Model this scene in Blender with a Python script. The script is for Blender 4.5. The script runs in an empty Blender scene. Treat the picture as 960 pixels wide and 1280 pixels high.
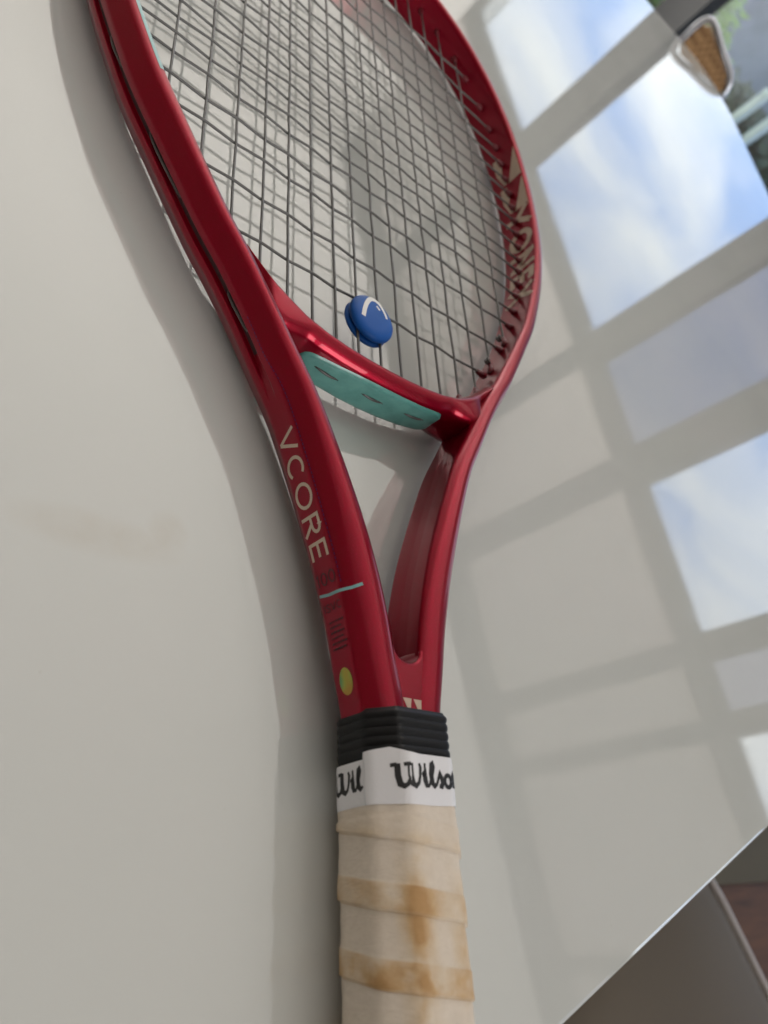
import bpy, bmesh, math, random
from mathutils import Vector, Matrix
random.seed(4)
sc = bpy.context.scene
C = sc.collection
R = math.radians
MM = 0.001

# ------------------------------------------------------------------ camera
TILT = -0.0041
ROOT = Matrix.Translation((0, 0, 0.01655)) @ Matrix.Rotation(TILT, 4, 'X')
cam_c = Vector((-155.955, 147.168, 168.373)) * MM
th, ph, ro, FPX = 0.898, -0.694, 1.037, 913.6
f_ = Vector((math.cos(ph)*math.sin(th), math.cos(ph)*math.cos(th), math.sin(ph)))
r0 = f_.cross(Vector((0, 0, 1))).normalized()
u0 = r0.cross(f_)
rr = r0*math.cos(ro) + u0*math.sin(ro)
uu = -r0*math.sin(ro) + u0*math.cos(ro)
M = Matrix(((rr.x, uu.x, -f_.x, cam_c.x), (rr.y, uu.y, -f_.y, cam_c.y),
            (rr.z, uu.z, -f_.z, cam_c.z), (0, 0, 0, 1)))
cd = bpy.data.cameras.new('camera')
cam = bpy.data.objects.new('camera', cd)
C.objects.link(cam)
cam.matrix_world = ROOT @ M
cd.sensor_fit = 'VERTICAL'
cd.sensor_height = 9.8
cd.lens = FPX/1280*9.8
cd.clip_start = 0.01
cd.clip_end = 500
cd.dof.use_dof = True
cd.dof.focus_distance = 0.262
cd.dof.aperture_fstop = 3.0
sc.camera = cam

# ------------------------------------------------------------------ world: cloudy sky outside the windows
w = bpy.data.worlds.new('World'); sc.world = w; w.use_nodes = True
nt = w.node_tree; nt.nodes.clear()
def wn(t, **k):
    n = nt.nodes.new(t)
    for a, b in k.items(): setattr(n, a, b)
    return n
tc = wn('ShaderNodeTexCoord'); mp = wn('ShaderNodeMapping'); mp.inputs['Scale'].default_value = (1.0, 1.0, 2.2)
no = wn('ShaderNodeTexNoise'); no.inputs['Scale'].default_value = 3.6; no.inputs['Detail'].default_value = 6; no.inputs['Roughness'].default_value = .52
no.inputs['Distortion'].default_value = .6
cr = wn('ShaderNodeValToRGB')
cr.color_ramp.elements[0].position = .40; cr.color_ramp.elements[0].color = (.27, .50, 1.0, 1)
cr.color_ramp.elements[1].position = .66; cr.color_ramp.elements[1].color = (1.05, 1.1, 1.18, 1)
bg = wn('ShaderNodeBackground'); bg.inputs['Strength'].default_value = 1.22
ow = wn('ShaderNodeOutputWorld')
nt.links.new(tc.outputs['Generated'], mp.inputs['Vector']); nt.links.new(mp.outputs[0], no.inputs['Vector'])
nt.links.new(no.outputs['Fac'], cr.inputs[0]); nt.links.new(cr.outputs[0], bg.inputs[0]); nt.links.new(bg.outputs[0], ow.inputs[0])
sc.view_settings.view_transform = 'Standard'
sc.view_settings.look = 'None'
sc.view_settings.exposure = 0.42
sc.view_settings.gamma = 1.0
sc.cycles.max_bounces = 8
sc.cycles.diffuse_bounces = 4
sc.cycles.glossy_bounces = 4
sc.cycles.transparent_max_bounces = 12
sc.cycles.caustics_reflective = False
sc.cycles.caustics_refractive = False
sc.cycles.sample_clamp_indirect = 4

# room frame: window wall at D along az 79 deg
AZ = R(79.0)
NV = Vector((math.sin(AZ), math.cos(AZ), 0))
QV = Vector((math.cos(AZ), -math.sin(AZ), 0))
CXY = Vector((cam.matrix_world.translation.x, cam.matrix_world.translation.y, 0))
D = 3.3; K = D/3.0
ZF = -0.75; ZC = 2.60
def rp(a, b, z): return CXY + NV*a + QV*b + Vector((0, 0, z))

# added fill lamps without a fixture in the room, out of frame
def area(name, pos, aim, sx, sy, power, col):
    ld = bpy.data.lights.new(name, 'AREA'); ld.shape = 'RECTANGLE'; ld.size = sx; ld.size_y = sy; ld.energy = power; ld.color = col
    lo = bpy.data.objects.new(name, ld); C.objects.link(lo); lo.location = pos
    lo.rotation_euler = (aim-pos).to_track_quat('-Z', 'Z').to_euler(); return lo
area('side_fill', rp(.4, 3.2, 1.1), rp(.3, 0, .2), 1.5, 1.9, 44, (1.0, .985, .965))  # added soft fill right of the table, no window modelled there
area('ceiling_fill', rp(1.75, -3.15, -.70), rp(1.5, -2.7, 2.6), 1.8, 1.8, 215, (1.0, .985, .955))  # added unseen fill near the floor, brightens the far ceiling

# ------------------------------------------------------------------ helpers
def mat(name, color, rough=.5, metal=0, coat=0, coat_rough=.03, spec=.5, emis=None):
    m = bpy.data.materials.new(name); m.use_nodes = True
    b = m.node_tree.nodes['Principled BSDF']
    b.inputs['Base Color'].default_value = (*color, 1)
    b.inputs['Roughness'].default_value = rough
    b.inputs['Metallic'].default_value = metal
    b.inputs['Coat Weight'].default_value = coat
    b.inputs['Coat Roughness'].default_value = coat_rough
    b.inputs['Specular IOR Level'].default_value = spec
    m['b'] = 1
    return m
def N(m, t, **k):
    n = m.node_tree.nodes.new(t)
    for a, b in k.items(): setattr(n, a, b)
    return n
def L(m, a, b): m.node_tree.links.new(a, b)
def P(m): return m.node_tree.nodes['Principled BSDF']
def noise(m, scale, detail=3, rough=.5, vec=None, dist=0):
    n = N(m, 'ShaderNodeTexNoise'); n.inputs['Scale'].default_value = scale
    n.inputs['Detail'].default_value = detail; n.inputs['Roughness'].default_value = rough
    n.inputs['Distortion'].default_value = dist
    if vec is None:
        t = N(m, 'ShaderNodeTexCoord'); vec = t.outputs['Object']
    L(m, vec, n.inputs['Vector'])
    return n
def ramp(m, src, stops):
    c = N(m, 'ShaderNodeValToRGB'); e = c.color_ramp.elements
    while len(e) > 1: e.remove(e[0])
    for i, (p, col) in enumerate(stops):
        x = e[0] if i == 0 else e.new(p)
        x.position = p; x.color = (*col, 1)
    L(m, src, c.inputs[0]); return c
def bump(m, src, strength, dist):
    b = N(m, 'ShaderNodeBump'); b.inputs['Strength'].default_value = strength; b.inputs['Distance'].default_value = dist
    L(m, src, b.inputs['Height']); L(m, b.outputs[0], P(m).inputs['Normal']); return b

def obj(name, verts, faces, m, parent=None, smooth=True, world=False):
    me = bpy.data.meshes.new(name)
    me.from_pydata([tuple(v) for v in verts], [], faces)
    me.materials.append(m)
    if smooth:
        me.polygons.foreach_set('use_smooth', [True]*len(me.polygons))
    me.update()
    o = bpy.data.objects.new(name, me); C.objects.link(o)
    if parent: o.parent = parent
    return o
def bobj(name, bm, m, parent=None, smooth=True):
    bmesh.ops.recalc_face_normals(bm, faces=bm.faces)
    me = bpy.data.meshes.new(name); bm.to_mesh(me); bm.free(); me.materials.append(m)
    if smooth: me.polygons.foreach_set('use_smooth', [True]*len(me.polygons))
    o = bpy.data.objects.new(name, me); C.objects.link(o)
    if parent: o.parent = parent
    return o
def tag(o, label=None, cat=None, group=None, kind=None):
    if label: o['label'] = label
    if cat: o['category'] = cat
    if group: o['group'] = group
    if kind: o['kind'] = kind
    return o
def empty(name, loc=(0, 0, 0), mw=None):
    o = bpy.data.objects.new(name, None); C.objects.link(o); o.empty_display_size = .05
    if mw is not None: o.matrix_world = mw
    else: o.location = loc
    return o
def tube(pts, rad, n=8, closed=False, caps=True):
    pts = [Vector(p) for p in pts]; V = []; F = []
    m = len(pts); up = None
    for i, p in enumerate(pts):
        if closed: t = pts[(i+1) % m]-pts[i-1]
        else: t = pts[min(i+1, m-1)]-pts[max(i-1, 0)]
        t.normalize()
        if up is None:
            up = Vector((0, 0, 1)) if abs(t.z) < .9 else Vector((1, 0, 0))
        a = t.cross(up)
        if a.length < 1e-6: a = t.orthogonal()
        a.normalize(); b = a.cross(t); up = b
        r = rad[i] if isinstance(rad, (list, tuple)) else rad
        for k in range(n):
            q = 2*math.pi*k/n
            V.append(p+a*math.cos(q)*r+b*math.sin(q)*r)
    for i in range(m if closed else m-1):
        for k in range(n):
            j = (i+1) % m
            F.append((i*n+k, j*n+k, j*n+(k+1) % n, i*n+(k+1) % n))
    if caps and not closed:
        F.append(tuple(range(n))); F.append(tuple(reversed(range((m-1)*n, m*n))))
    return V, F
def merge(parts):
    V = []; F = []
    for v, f in parts:
        o = len(V); V += list(v); F += [tuple(i+o for i in g) for g in f]
    return V, F
def box_pts(p0, ax, ay, az):
    V = []
    for k in (0, 1):
        for j in (0, 1):
            for i in (0, 1):
                V.append(p0+ax*i+ay*j+az*k)
    F = [(0, 2, 3, 1), (4, 5, 7, 6), (0, 1, 5, 4), (2, 6, 7, 3), (0, 4, 6, 2), (1, 3, 7, 5)]
    return V, F
def bevel_box(p0, ax, ay, az, bev, seg=2):
    bm = bmesh.new(); V, F = box_pts(p0, ax, ay, az)
    vs = [bm.verts.new(v) for v in V]
    for f in F: bm.faces.new([vs[i] for i in f])
    bmesh.ops.bevel(bm, geom=list(bm.edges), offset=bev, segments=seg, profile=.5, affect='EDGES')
    return bm
def interp(x, xs, ys):
    if x <= xs[0]: return ys[0]
    for i in range(1, len(xs)):
        if x <= xs[i]:
            t = (x-xs[i-1])/(xs[i]-xs[i-1]); return ys[i-1]*(1-t)+ys[i]*t
    return ys[-1]
def sstep(a, b, x):
    t = max(0, min(1, (x-a)/(b-a))); return t*t*(3-2*t)
def catmull(pts, step=1.0):
    out = []
    n = len(pts)
    for i in range(n-1):
        p0 = pts[max(i-1, 0)]; p1 = pts[i]; p2 = pts[i+1]; p3 = pts[min(i+2, n-1)]
        k = max(2, int((p2-p1).length/step))
        # centripetal-ish via hermite with chord-scaled tangents
        d = (p2-p1).length
        m1 = (p2-p0)/max(1e-6, ((p2-p1).length+(p1-p0).length))*d if i > 0 else (p2-p1)
        m2 = (p3-p1)/max(1e-6, ((p3-p2).length+(p2-p1).length))*d if i < n-2 else (p2-p1)
        for j in range(k):
            t = j/k; t2 = t*t; t3 = t2*t
            out.append(p1*(2*t3-3*t2+1)+m1*(t3-2*t2+t)+p2*(-2*t3+3*t2)+m2*(t3-t2))
    out.append(pts[-1].copy())
    return out

# ------------------------------------------------------------------ materials
m_red = mat('red_lacquer', (.2, .002, .01), .28, 0, .42, .015)
_n = noise(m_red, 2600, 1, .5)
_c = ramp(m_red, _n.outputs['Fac'], [(.0, (.25, .0006, .014)), (.62, (.285, .0008, .017)), (.78, (.36, .003, .04))])
L(m_red, _c.outputs[0], P(m_red).inputs['Base Color'])
P(m_red).inputs['Metallic'].default_value = .65; P(m_red).inputs['Specular IOR Level'].default_value = .15
_n = noise(m_red, 70, 5, .65); _c = ramp(m_red, _n.outputs['Fac'], [(.42, (.012,)*3), (.62, (.05,)*3), (.75, (.14,)*3)]); L(m_red, _c.outputs[0], P(m_red).inputs['Coat Roughness'])
m_dred = mat('dark_red_nylon', (.13, .006, .014), .35)
m_dstrip = mat('shade_dark_grommet_strip', (.03, .006, .008), .45)
m_black = mat('black_nylon', (.012, .012, .013), .45)
m_rub = mat('black_rubber', (.005, .0055, .0065), .42, 0, 0, .03, .3)
_n = noise(m_rub, 900, 2); bump(m_rub, _n.outputs['Fac'], .15, .0002)
m_string = mat('grey_string', (.072, .070, .068), .3, 0, .3, .2)
m_teal = mat('teal_paint', (.095, .30, .27), .34, 0, .5, .12)
_n = noise(m_teal, 140, 4, .6)
_c = ramp(m_teal, _n.outputs['Fac'], [(.3, (.075, .25, .225)), (.6, (.11, .32, .29)), (.8, (.13, .34, .31))])
L(m_teal, _c.outputs[0], P(m_teal).inputs['Base Color'])
m_stripe = mat('pale_teal_paint', (.20, .42, .43), .3, 0, .5, .1)
m_ink = mat('champagne_ink', (.60, .47, .37), .38, .25)
m_dark_ink = mat('dark_ink', (.045, .004, .008), .4)
m_white_ink = mat('white_ink', (.78, .78, .76), .4)
m_purple = mat('purple_ink', (.10, .012, .09), .35, .3)
m_blue = mat('blue_silicone', (.004, .085, .36), .45, 0, 0, .03, .3)
_n = noise(m_blue, 700, 2); bump(m_blue, _n.outputs['Fac'], .08, .0002)
m_holo = mat('hologram_foil', (.45, .50, .10), .3, .5)
_n = noise(m_holo, 130, 1); _c = ramp(m_holo, _n.outputs['Fac'], [(.35, (.16, .36, .14)), (.5, (.42, .42, .07)), (.65, (.50, .30, .06))])
L(m_holo, _c.outputs[0], P(m_holo).inputs['Base Color'])
m_letter = mat('black_print', (.012, .012, .014), .5)
m_tape = mat('white_tape', (.74, .74, .77), .42)
_n = noise(m_tape, 160, 4, .6, None, 1.5); bump(m_tape, _n.outputs['Fac'], .35, .0006)
m_table = mat('white_gloss_lacquer', (.5, .5, .48), .045, 0, 0, .03, .5)
P(m_table).inputs['IOR'].default_value = 2.0
_n = noise(m_table, 5, 3, .55)
_c = ramp(m_table, _n.outputs['Fac'], [(.25, (.515, .532, .515)), (.5, (.545, .562, .545)), (.75, (.56, .568, .556))])
# faint brownish smudge left of the racket, and fine dust specks
_tc = N(m_table, 'ShaderNodeTexCoord'); _sx = N(m_table, 'ShaderNodeSeparateXYZ'); L(m_table, _tc.outputs['Object'], _sx.inputs[0])
def _gauss(cx, cy, rx, ry):
    a = N(m_table, 'ShaderNodeMath', operation='MULTIPLY_ADD'); L(m_table, _sx.outputs[0], a.inputs[0]); a.inputs[1].default_value = 1/rx; a.inputs[2].default_value = -cx/rx
    b = N(m_table, 'ShaderNodeMath', operation='MULTIPLY_ADD'); L(m_table, _sx.outputs[1], b.inputs[0]); b.inputs[1].default_value = 1/ry; b.inputs[2].default_value = -cy/ry
    a2 = N(m_table, 'ShaderNodeMath', operation='MULTIPLY'); L(m_table, a.outputs[0], a2.inputs[0]); L(m_table, a.outputs[0], a2.inputs[1])
    b2 = N(m_table, 'ShaderNodeMath', operation='MULTIPLY_ADD'); L(m_table, b.outputs[0], b2.inputs[0]); L(m_table, b.outputs[0], b2.inputs[1]); L(m_table, a2.outputs[0], b2.inputs[2])
    r = N(m_table, 'ShaderNodeMapRange'); r.inputs['From Min'].default_value = 0; r.inputs['From Max'].default_value = 1; r.inputs['To Min'].default_value = 1; r.inputs['To Max'].default_value = 0; r.interpolation_type = 'SMOOTHSTEP'
    L(m_table, b2.outputs[0], r.inputs['Value']); return r.outputs[0]
_g1 = _gauss(-.092, .243, .030, .008); _g2 = _gauss(-.072, .249, .008, .009)
_ga = N(m_table, 'ShaderNodeMath', operation='MAXIMUM'); L(m_table, _g1, _ga.inputs[0]); L(m_table, _g2, _ga.inputs[1])
_sn = noise(m_table, 120, 4, .6); _gm = N(m_table, 'ShaderNodeMath', operation='MULTIPLY'); L(m_table, _ga.outputs[0], _gm.inputs[0]); L(m_table, _sn.outputs['Fac'], _gm.inputs[1])
_mx = N(m_table, 'ShaderNodeMix', data_type='RGBA'); L(m_table, _gm.outputs[0], _mx.inputs[0]); L(m_table, _c.outputs[0], _mx.inputs[6]); _mx.inputs[7].default_value = (.505, .485, .44, 1)
_sp = N(m_table, 'ShaderNodeTexVoronoi'); _sp.inputs['Scale'].default_value = 75; L(m_table, _tc.outputs['Object'], _sp.inputs['Vector'])
_sr = ramp(m_table, _sp.outputs['Distance'], [(.0, (.35,)*3), (.028, (.0,)*3)])
_mx2 = N(m_table, 'ShaderNodeMix', data_type='RGBA'); L(m_table, _sr.outputs[0], _mx2.inputs[0]); L(m_table, _mx.outputs[2], _mx2.inputs[6]); _mx2.inputs[7].default_value = (.30, .27, .22, 1)
L(m_table, _mx2.outputs[2], P(m_table).inputs['Base Color'])
_n2 = noise(m_table, 60, 5, .7); _c2 = ramp(m_table, _n2.outputs['Fac'], [(.45, (.03,)*3), (.8, (.075,)*3)])
L(m_table, _c2.outputs[0], P(m_table).inputs['Roughness'])
m_wall = mat('warm_white_paint', (.86, .84, .81), .8)
m_ceil = mat('ceiling_paint', (.9, .875, .84), .85)
m_frame = mat('window_frame_paint', (.02, .02, .02), .6, 0, 0, .03, .2)
m_blind = bpy.data.materials.new('blind_fabric'); m_blind.use_nodes = True
_t = m_blind.node_tree; _b = _t.nodes['Principled BSDF']; _b.inputs['Base Color'].default_value = (.62, .575, .54, 1); _b.inputs['Roughness'].default_value = .9
_tr = _t.nodes.new('ShaderNodeBsdfTranslucent'); _tr.inputs[0].default_value = (.66, .60, .55, 1)
_mx = _t.nodes.new('ShaderNodeMixShader'); _mx.inputs[0].default_value = .5
_t.links.new(_b.outputs[0], _mx.inputs[1]); _t.links.new(_tr.outputs[0], _mx.inputs[2]); _t.links.new(_mx.outputs[0], _t.nodes['Material Output'].inputs[0])
def glass(name, tint, g=.06):
    m = bpy.data.materials.new(name); m.use_nodes = True; t = m.node_tree; t.nodes.remove(t.nodes['Principled BSDF'])
    a = t.nodes.new('ShaderNodeBsdfTransparent'); a.inputs[0].default_value = (*tint, 1)
    b = t.nodes.new('ShaderNodeBsdfGlossy'); b.inputs['Roughness'].default_value = .02
    x = t.nodes.new('ShaderNodeMixShader'); x.inputs[0].default_value = g
    t.links.new(a.outputs[0], x.inputs[1]); t.links.new(b.outputs[0], x.inputs[2]); t.links.new(x.outputs[0], t.nodes['Material Output'].inputs[0])
    return m
m_glass = glass('clear_glass', (.96, .98, .97))
m_glass2 = glass('tinted_glass', (.46, .46, .50))

# grip material: cream wrap with brown sweat stains
m_grip = mat('cream_overgrip', (.62, .50, .38), .62)
at = N(m_grip, 'ShaderNodeAttribute', attribute_name='wrap')      # x: phase in turn, y: distance to ridge, z: turn strength
sx = N(m_grip, 'ShaderNodeSeparateXYZ'); L(m_grip, at.outputs['Vector'], sx.inputs[0])
ns1 = noise(m_grip, 55, 4, .6); ns2 = noise(m_grip, 34, 4, .65); ns3 = noise(m_grip, 420, 4, .65)
band = ramp(m_grip, sx.outputs[0], [(.0, (.55,)*3), (.03, (1,)*3), (.30, (1,)*3), (.375, (.85,)*3), (.40, (.0,)*3)])
st = N(m_grip, 'ShaderNodeMath', operation='MULTIPLY'); L(m_grip, band.outputs[0], st.inputs[0])
r1 = ramp(m_grip, ns1.outputs['Fac'], [(.34, (.12,)*3), (.66, (1,)*3)]); L(m_grip, r1.outputs[0], st.inputs[1])
st2 = N(m_grip, 'ShaderNodeMath', operation='MULTIPLY'); L(m_grip, st.outputs[0], st2.inputs[0]); L(m_grip, sx.outputs[2], st2.inputs[1])
edge = ramp(m_grip, sx.outputs[1], [(.0, (1,)*3), (.4, (.6,)*3), (1, (0.05,)*3)])
r2 = ramp(m_grip, ns2.outputs['Fac'], [(.42, (.1,)*3), (.62, (1,)*3)])
e2 = N(m_grip, 'ShaderNodeMath', operation='MULTIPLY'); L(m_grip, edge.outputs[0], e2.inputs[0]); L(m_grip, r2.outputs[0], e2.inputs[1])
e3 = N(m_grip, 'ShaderNodeMath', operation='MULTIPLY'); L(m_grip, e2.outputs[0], e3.inputs[0]); L(m_grip, sx.outputs[2], e3.inputs[1])
sm = N(m_grip, 'ShaderNodeMath', operation='ADD', use_clamp=True); L(m_grip, st2.outputs[0], sm.inputs[0]); L(m_grip, e3.outputs[0], sm.inputs[1])
gc = ramp(m_grip, sm.outputs[0], [(.0, (.70, .62, .53)), (.3, (.66, .54, .40)), (.7, (.56, .375, .20)), (1, (.46, .27, .11))])
mixf = N(m_grip, 'ShaderNodeMix', data_type='RGBA', blend_type='MULTIPLY'); mixf.inputs[0].default_value = .5
r3 = ramp(m_grip, ns3.outputs['Fac'], [(.3, (.86, .84, .82)), (.65, (1, 1, 1))])
L(m_grip, gc.outputs[0], mixf.inputs[6]); L(m_grip, r3.outputs[0], mixf.inputs[7]); L(m_grip, mixf.outputs[2], P(m_grip).inputs['Base Color'])
_cz = N(m_grip, 'ShaderNodeTexCoord'); _cm = N(m_grip, 'ShaderNodeMapping'); _cm.inputs['Scale'].default_value = (1, 3.2, 1); L(m_grip, _cz.outputs['Object'], _cm.inputs[0])
_cn = noise(m_grip, 130, 5, .65, _cm.outputs[0], 1.2)
_ad = N(m_grip, 'ShaderNodeMath', operation='MULTIPLY_ADD'); L(m_grip, _cn.outputs['Fac'], _ad.inputs[0]); _ad.inputs[1].default_value = 1.6; L(m_grip, ns3.outputs['Fac'], _ad.inputs[2])
bump(m_grip, _ad.outputs[0], .45, .0004)

# ------------------------------------------------------------------ setting: room
def sheet(name, pts, m, kind='structure'):
    o = obj(name, pts, [tuple(range(len(pts)))], m, smooth=False); o['kind'] = kind; return o
A0, A1, B0, B1 = -2.4, D, -4.6, 3.4
m_wood = mat('dark_wood', (.10, .045, .025), .6, 0, 0, .03, .2)
_tc = N(m_wood, 'ShaderNodeTexCoord'); _mp = N(m_wood, 'ShaderNodeMapping'); _mp.inputs['Scale'].default_value = (1, 9, 1); _mp.inputs['Rotation'].default_value = (0, 0, R(11))
L(m_wood, _tc.outputs['Object'], _mp.inputs[0]); _n = noise(m_wood, 6, 6, .6, _mp.outputs[0])
_c = ramp(m_wood, _n.outputs['Fac'], [(.3, (.055, .026, .012)), (.6, (.11, .05, .022))]); L(m_wood, _c.outputs[0], P(m_wood).inputs['Base Color'])
sheet('floor', [rp(A0, B0, ZF), rp(A1+.1, B0, ZF), rp(A1+.1, B1, ZF), rp(A0, B1, ZF)], m_wood)
def slab(name, p0, ax, ay, az, m, kind='structure', parent=None):
    V, F = box_pts(p0, ax, ay, az); o = obj(name, V, F, m, parent, smooth=False)
    if kind: o['kind'] = kind
    return o
Z1 = Vector((0, 0, 1))
slab('ceiling', rp(A0-.1, B0-.1, ZC), NV*(A1-A0+.3), QV*(B1-B0+.2), Z1*.1, m_ceil)
m_wall2 = mat('bounce_cut_wall', (.22, .18, .14), .6)  # plain unseen wall, coloured dark to cut bounce light on the racket
slab('wall', rp(A0-.1, B0-.1, ZF-.05), NV*.1, QV*(B1-B0+.2), Z1*(ZC-ZF+.05), m_wall2)
slab('wall', rp(A0, B0-.1, ZF-.05), NV*(A1-A0+.2), QV*.1, Z1*(ZC-ZF+.05), m_wall)
slab('wall', rp(A0, B1, ZF-.05), NV*(A1-A0+.2), QV*.1, Z1*(ZC-ZF+.05), m_wall)

# window wall
spans = [(-4.55, -3.13), (-2.93, -1.83), (-1.68, -1.21), (-1.03, -.35), (-.23, -.035), (.07, .80), (.90, 1.65), (1.75, 2.5)]
spans = [(a*K, b*K) for a, b in spans]
ZT0, ZT1, ZH = 1.206, 1.33, 2.33
win = empty('window', rp(D, 0, ZF))
tag(win, 'wide dark framed window wall mirrored as bright sky panes in the white table', 'window')
def wpart(name, b0, b1, z0, z1, a0, th, m):
    p0 = rp(D+a0, b0, z0) - win.location
    V, F = box_pts(p0, NV*th, QV*(b1-b0), Z1*(z1-z0)); o = obj(name, V, F, m, win, smooth=False); return o
prev = B0
for (a, b) in spans+[(B1, B1)]:
    wpart('mullion', prev, a, ZF+.03, ZC-.002, 0, .09, m_frame); prev = b
for i, (a, b) in enumerate(spans):
    wpart('transom', a, b, ZT0, ZT1, .004, .08, m_frame)
    wpart('head_rail', a, b, ZH, ZC-.003, .004, .08, m_frame)
    wpart('sill', a, b, ZF+.03, ZF+.08, .004, .08, m_frame)
    wpart('glass_pane', a, b, ZF+.08, ZT0, .040, .006, m_glass2 if i in (2, 4, 7) else m_glass)
    wpart('glass_pane', a, b, ZT1, ZH, .060, .006, m_glass)
    wpart('roller_blind', a-.01, b+.01, ZT1-.02, ZH+.02  , -.006, .004, m_blind)
for i, (a, b) in enumerate(spans):      # portals guide the sky light through the panes
    ld = bpy.data.lights.new('portal', 'AREA'); ld.shape = 'RECTANGLE'; ld.size = b-a; ld.size_y = ZH-ZF-.1
    ld.cycles.is_portal = True
    lo = bpy.data.objects.new('portal', ld); C.objects.link(lo)
    pos = rp(D-.02, (a+b)/2, (ZH+ZF)/2)
    zax = NV; xax = QV; yax = zax.cross(xax)
    lo.matrix_world = Matrix(((xax.x, yax.x, zax.x, pos.x), (xax.y, yax.y, zax.y, pos.y), (xax.z, yax.z, zax.z, pos.z), (0, 0, 0, 1)))

# outside ground
m_out = mat('garden_paving', (.20, .25, .28), .35)
_n = noise(m_out, 1.3, 5, .6); _c = ramp(m_out, _n.outputs['Fac'], [(.35, (.10, .14, .17)), (.6, (.26, .31, .35))]); L(m_out, _c.outputs[0], P(m_out).inputs['Base Color'])
sheet('ground', [rp(D+.1, -60, ZF-.06), rp(90, -60, ZF-.06), rp(90, 60, ZF-.06), rp(D+.1, 60, ZF-.06)], m_out)
m_leaf = mat('bright_leaf', (.16, .34, .03), .5); P(m_leaf).inputs['Transmission Weight'].default_value = 0
m_leafd = mat('dark_leaf', (.03, .07, .025), .5)
m_bark = mat('bark', (.12, .08, .05), .8)
def azp(u_az, dist, z):
    a = R(u_az); return CXY+Vector((math.sin(a)*dist, math.cos(a)*dist, z))
def shrub(label, c, rx, h, n, leaf, seed, ls=.05):
    rnd = random.Random(seed)
    root = empty('shrub', c)
    V = []; F = []
    for i in range(n):
        z = rnd.random()**.8*h; q = rnd.random()*6.283; rad = rx*(rnd.random()**.5)*(1-.55*(z/h)**2)*(.75+.5*rnd.random())
        p = Vector((math.cos(q)*rad, math.sin(q)*rad, z+.06))
        a = Vector((rnd.gauss(0, 1), rnd.gauss(0, 1), rnd.gauss(0, .6))).normalized(); b = a.orthogonal().normalized()
        s = ls*(.6+.8*rnd.random()); o = len(V)
        V += [p-a*s, p+b*s*.45, p+a*s, p-b*s*.45]; F.append((o, o+1, o+2, o+3))
    lf = obj('foliage', V, F, leaf, root, smooth=False); lf['kind'] = 'stuff'
    for k in range(5):
        q = k*1.3; v, f = tube([(math.cos(q)*.02, math.sin(q)*.02, 0), (math.cos(q)*rx*.25, math.sin(q)*rx*.25, h*.45), (math.cos(q)*rx*.5, math.sin(q)*rx*.5, h*.85)], [.012, .009, .004], 6)
        obj('stem', v, f, m_bark, root)
    tag(root, label, 'shrub')
    return root
shrub('bright green leafy shrub outside the window, beyond the far table corner', azp(32.6, 6.4, ZF-.06), .62, .84, 2200, m_leaf, 3)
shrub('dark green low shrub outside the window, beside the pale posts', azp(41.8, 5.4, ZF-.06), .5, .56, 1500, m_leafd, 5)
shrub('dark green low shrub outside the window, nearest the right frame edge', azp(46.5, 5.6, ZF-.06), .5, .55, 1500, m_leafd, 6)
m_post = mat('pale_metal', (.50, .60, .58), .35, .2)
for i, (a_, lab) in enumerate(((41.2, 'pale metal garden post, left one of the pair beyond the table'), (42.7, 'pale metal garden post, right one of the pair beyond the table'))):
    c = azp(a_, 4.9, ZF-.06); rt = empty('garden_post', c)
    v, f = tube([(0, 0, 0), (0, 0, .4), (0, 0, .71)], .03, 12); obj('shaft', v, f, m_post, rt)
    v, f = tube([(0, 0, .71), (0, 0, .717), (0, 0, .725)], [.034, .037, .028], 12); obj('cap', v, f, m_post, rt)
    tag(rt, lab, 'post', 'garden posts beyond the table')

m_slate = mat('slate_render', (.085, .125, .15), .5); _n = noise(m_slate, 2.2, 4, .6); _c = ramp(m_slate, _n.outputs['Fac'], [(.35, (.06, .095, .12)), (.65, (.14, .19, .225))]); L(m_slate, _c.outputs[0], P(m_slate).inputs['Base Color'])
gw = empty('garden_wall', rp(8.2, -3, ZF-.06))
V, F = box_pts(-QV*14, NV*.25, QV*26, Z1*1.22); obj('wall_face', V, F, m_slate, gw, smooth=False)
V, F = box_pts(-QV*14-NV*.03+Z1*1.222, NV*.31, QV*26, Z1*.05); obj('coping', V, F, m_slate, gw, smooth=False)
tag(gw, 'low blue grey garden wall outside the window, behind the shrubs', 'wall')
# rug under the chair
m_rug = mat('grey_brown_rug', (.10, .09, .07), .95, 0, 0, .03, .1); _n = noise(m_rug, 300, 3); bump(m_rug, _n.outputs['Fac'], .5, .003)
bm = bevel_box(Vector((.6, .145, ZF+.001)), Vector((2.2, .02, 0)), Vector((-.02, 1.9, 0)), Z1*.012, .004)
tag(bobj('rug', bm, m_rug), 'dark grey rug on the brown wooden floor beneath the table', 'rug')

# ------------------------------------------------------------------ dining table
def rounded(poly, rads, n=8):
    out = []; m = len(poly)
    for i in range(m):
        p = Vector(poly[i]); a = (Vector(poly[i-1])-p); b = (Vector(poly[(i+1) % m])-p); r = rads[i]
        la, lb = a.normalized(), b.normalized()
        for k in range(n+1):
            t = k/n
            out.append((p+la*r)*(1-t)**2+p*2*t*(1-t)+(p+lb*r)*t*t)
    return out
tab = empty('dining_table', (0, 0, ZF))
tag(tab, 'glossy white lacquered dining table with the red racket lying on it', 'table')
poly = rounded([(-1.00, -.238), (1.19, .463), (1.105, 1.745), (-1.20, 1.005)], [.05, .05, .17, .05], 10)
TH = .022
prof = [(0.0, 0.0), (.0012, -.0004), (.0022, -.0016), (.0026, -.0034), (.0026, -TH+.003), (.0016, -TH+.0008), (0, -TH)]
bm = bmesh.new(); rings = []
m_ = len(poly)
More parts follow.
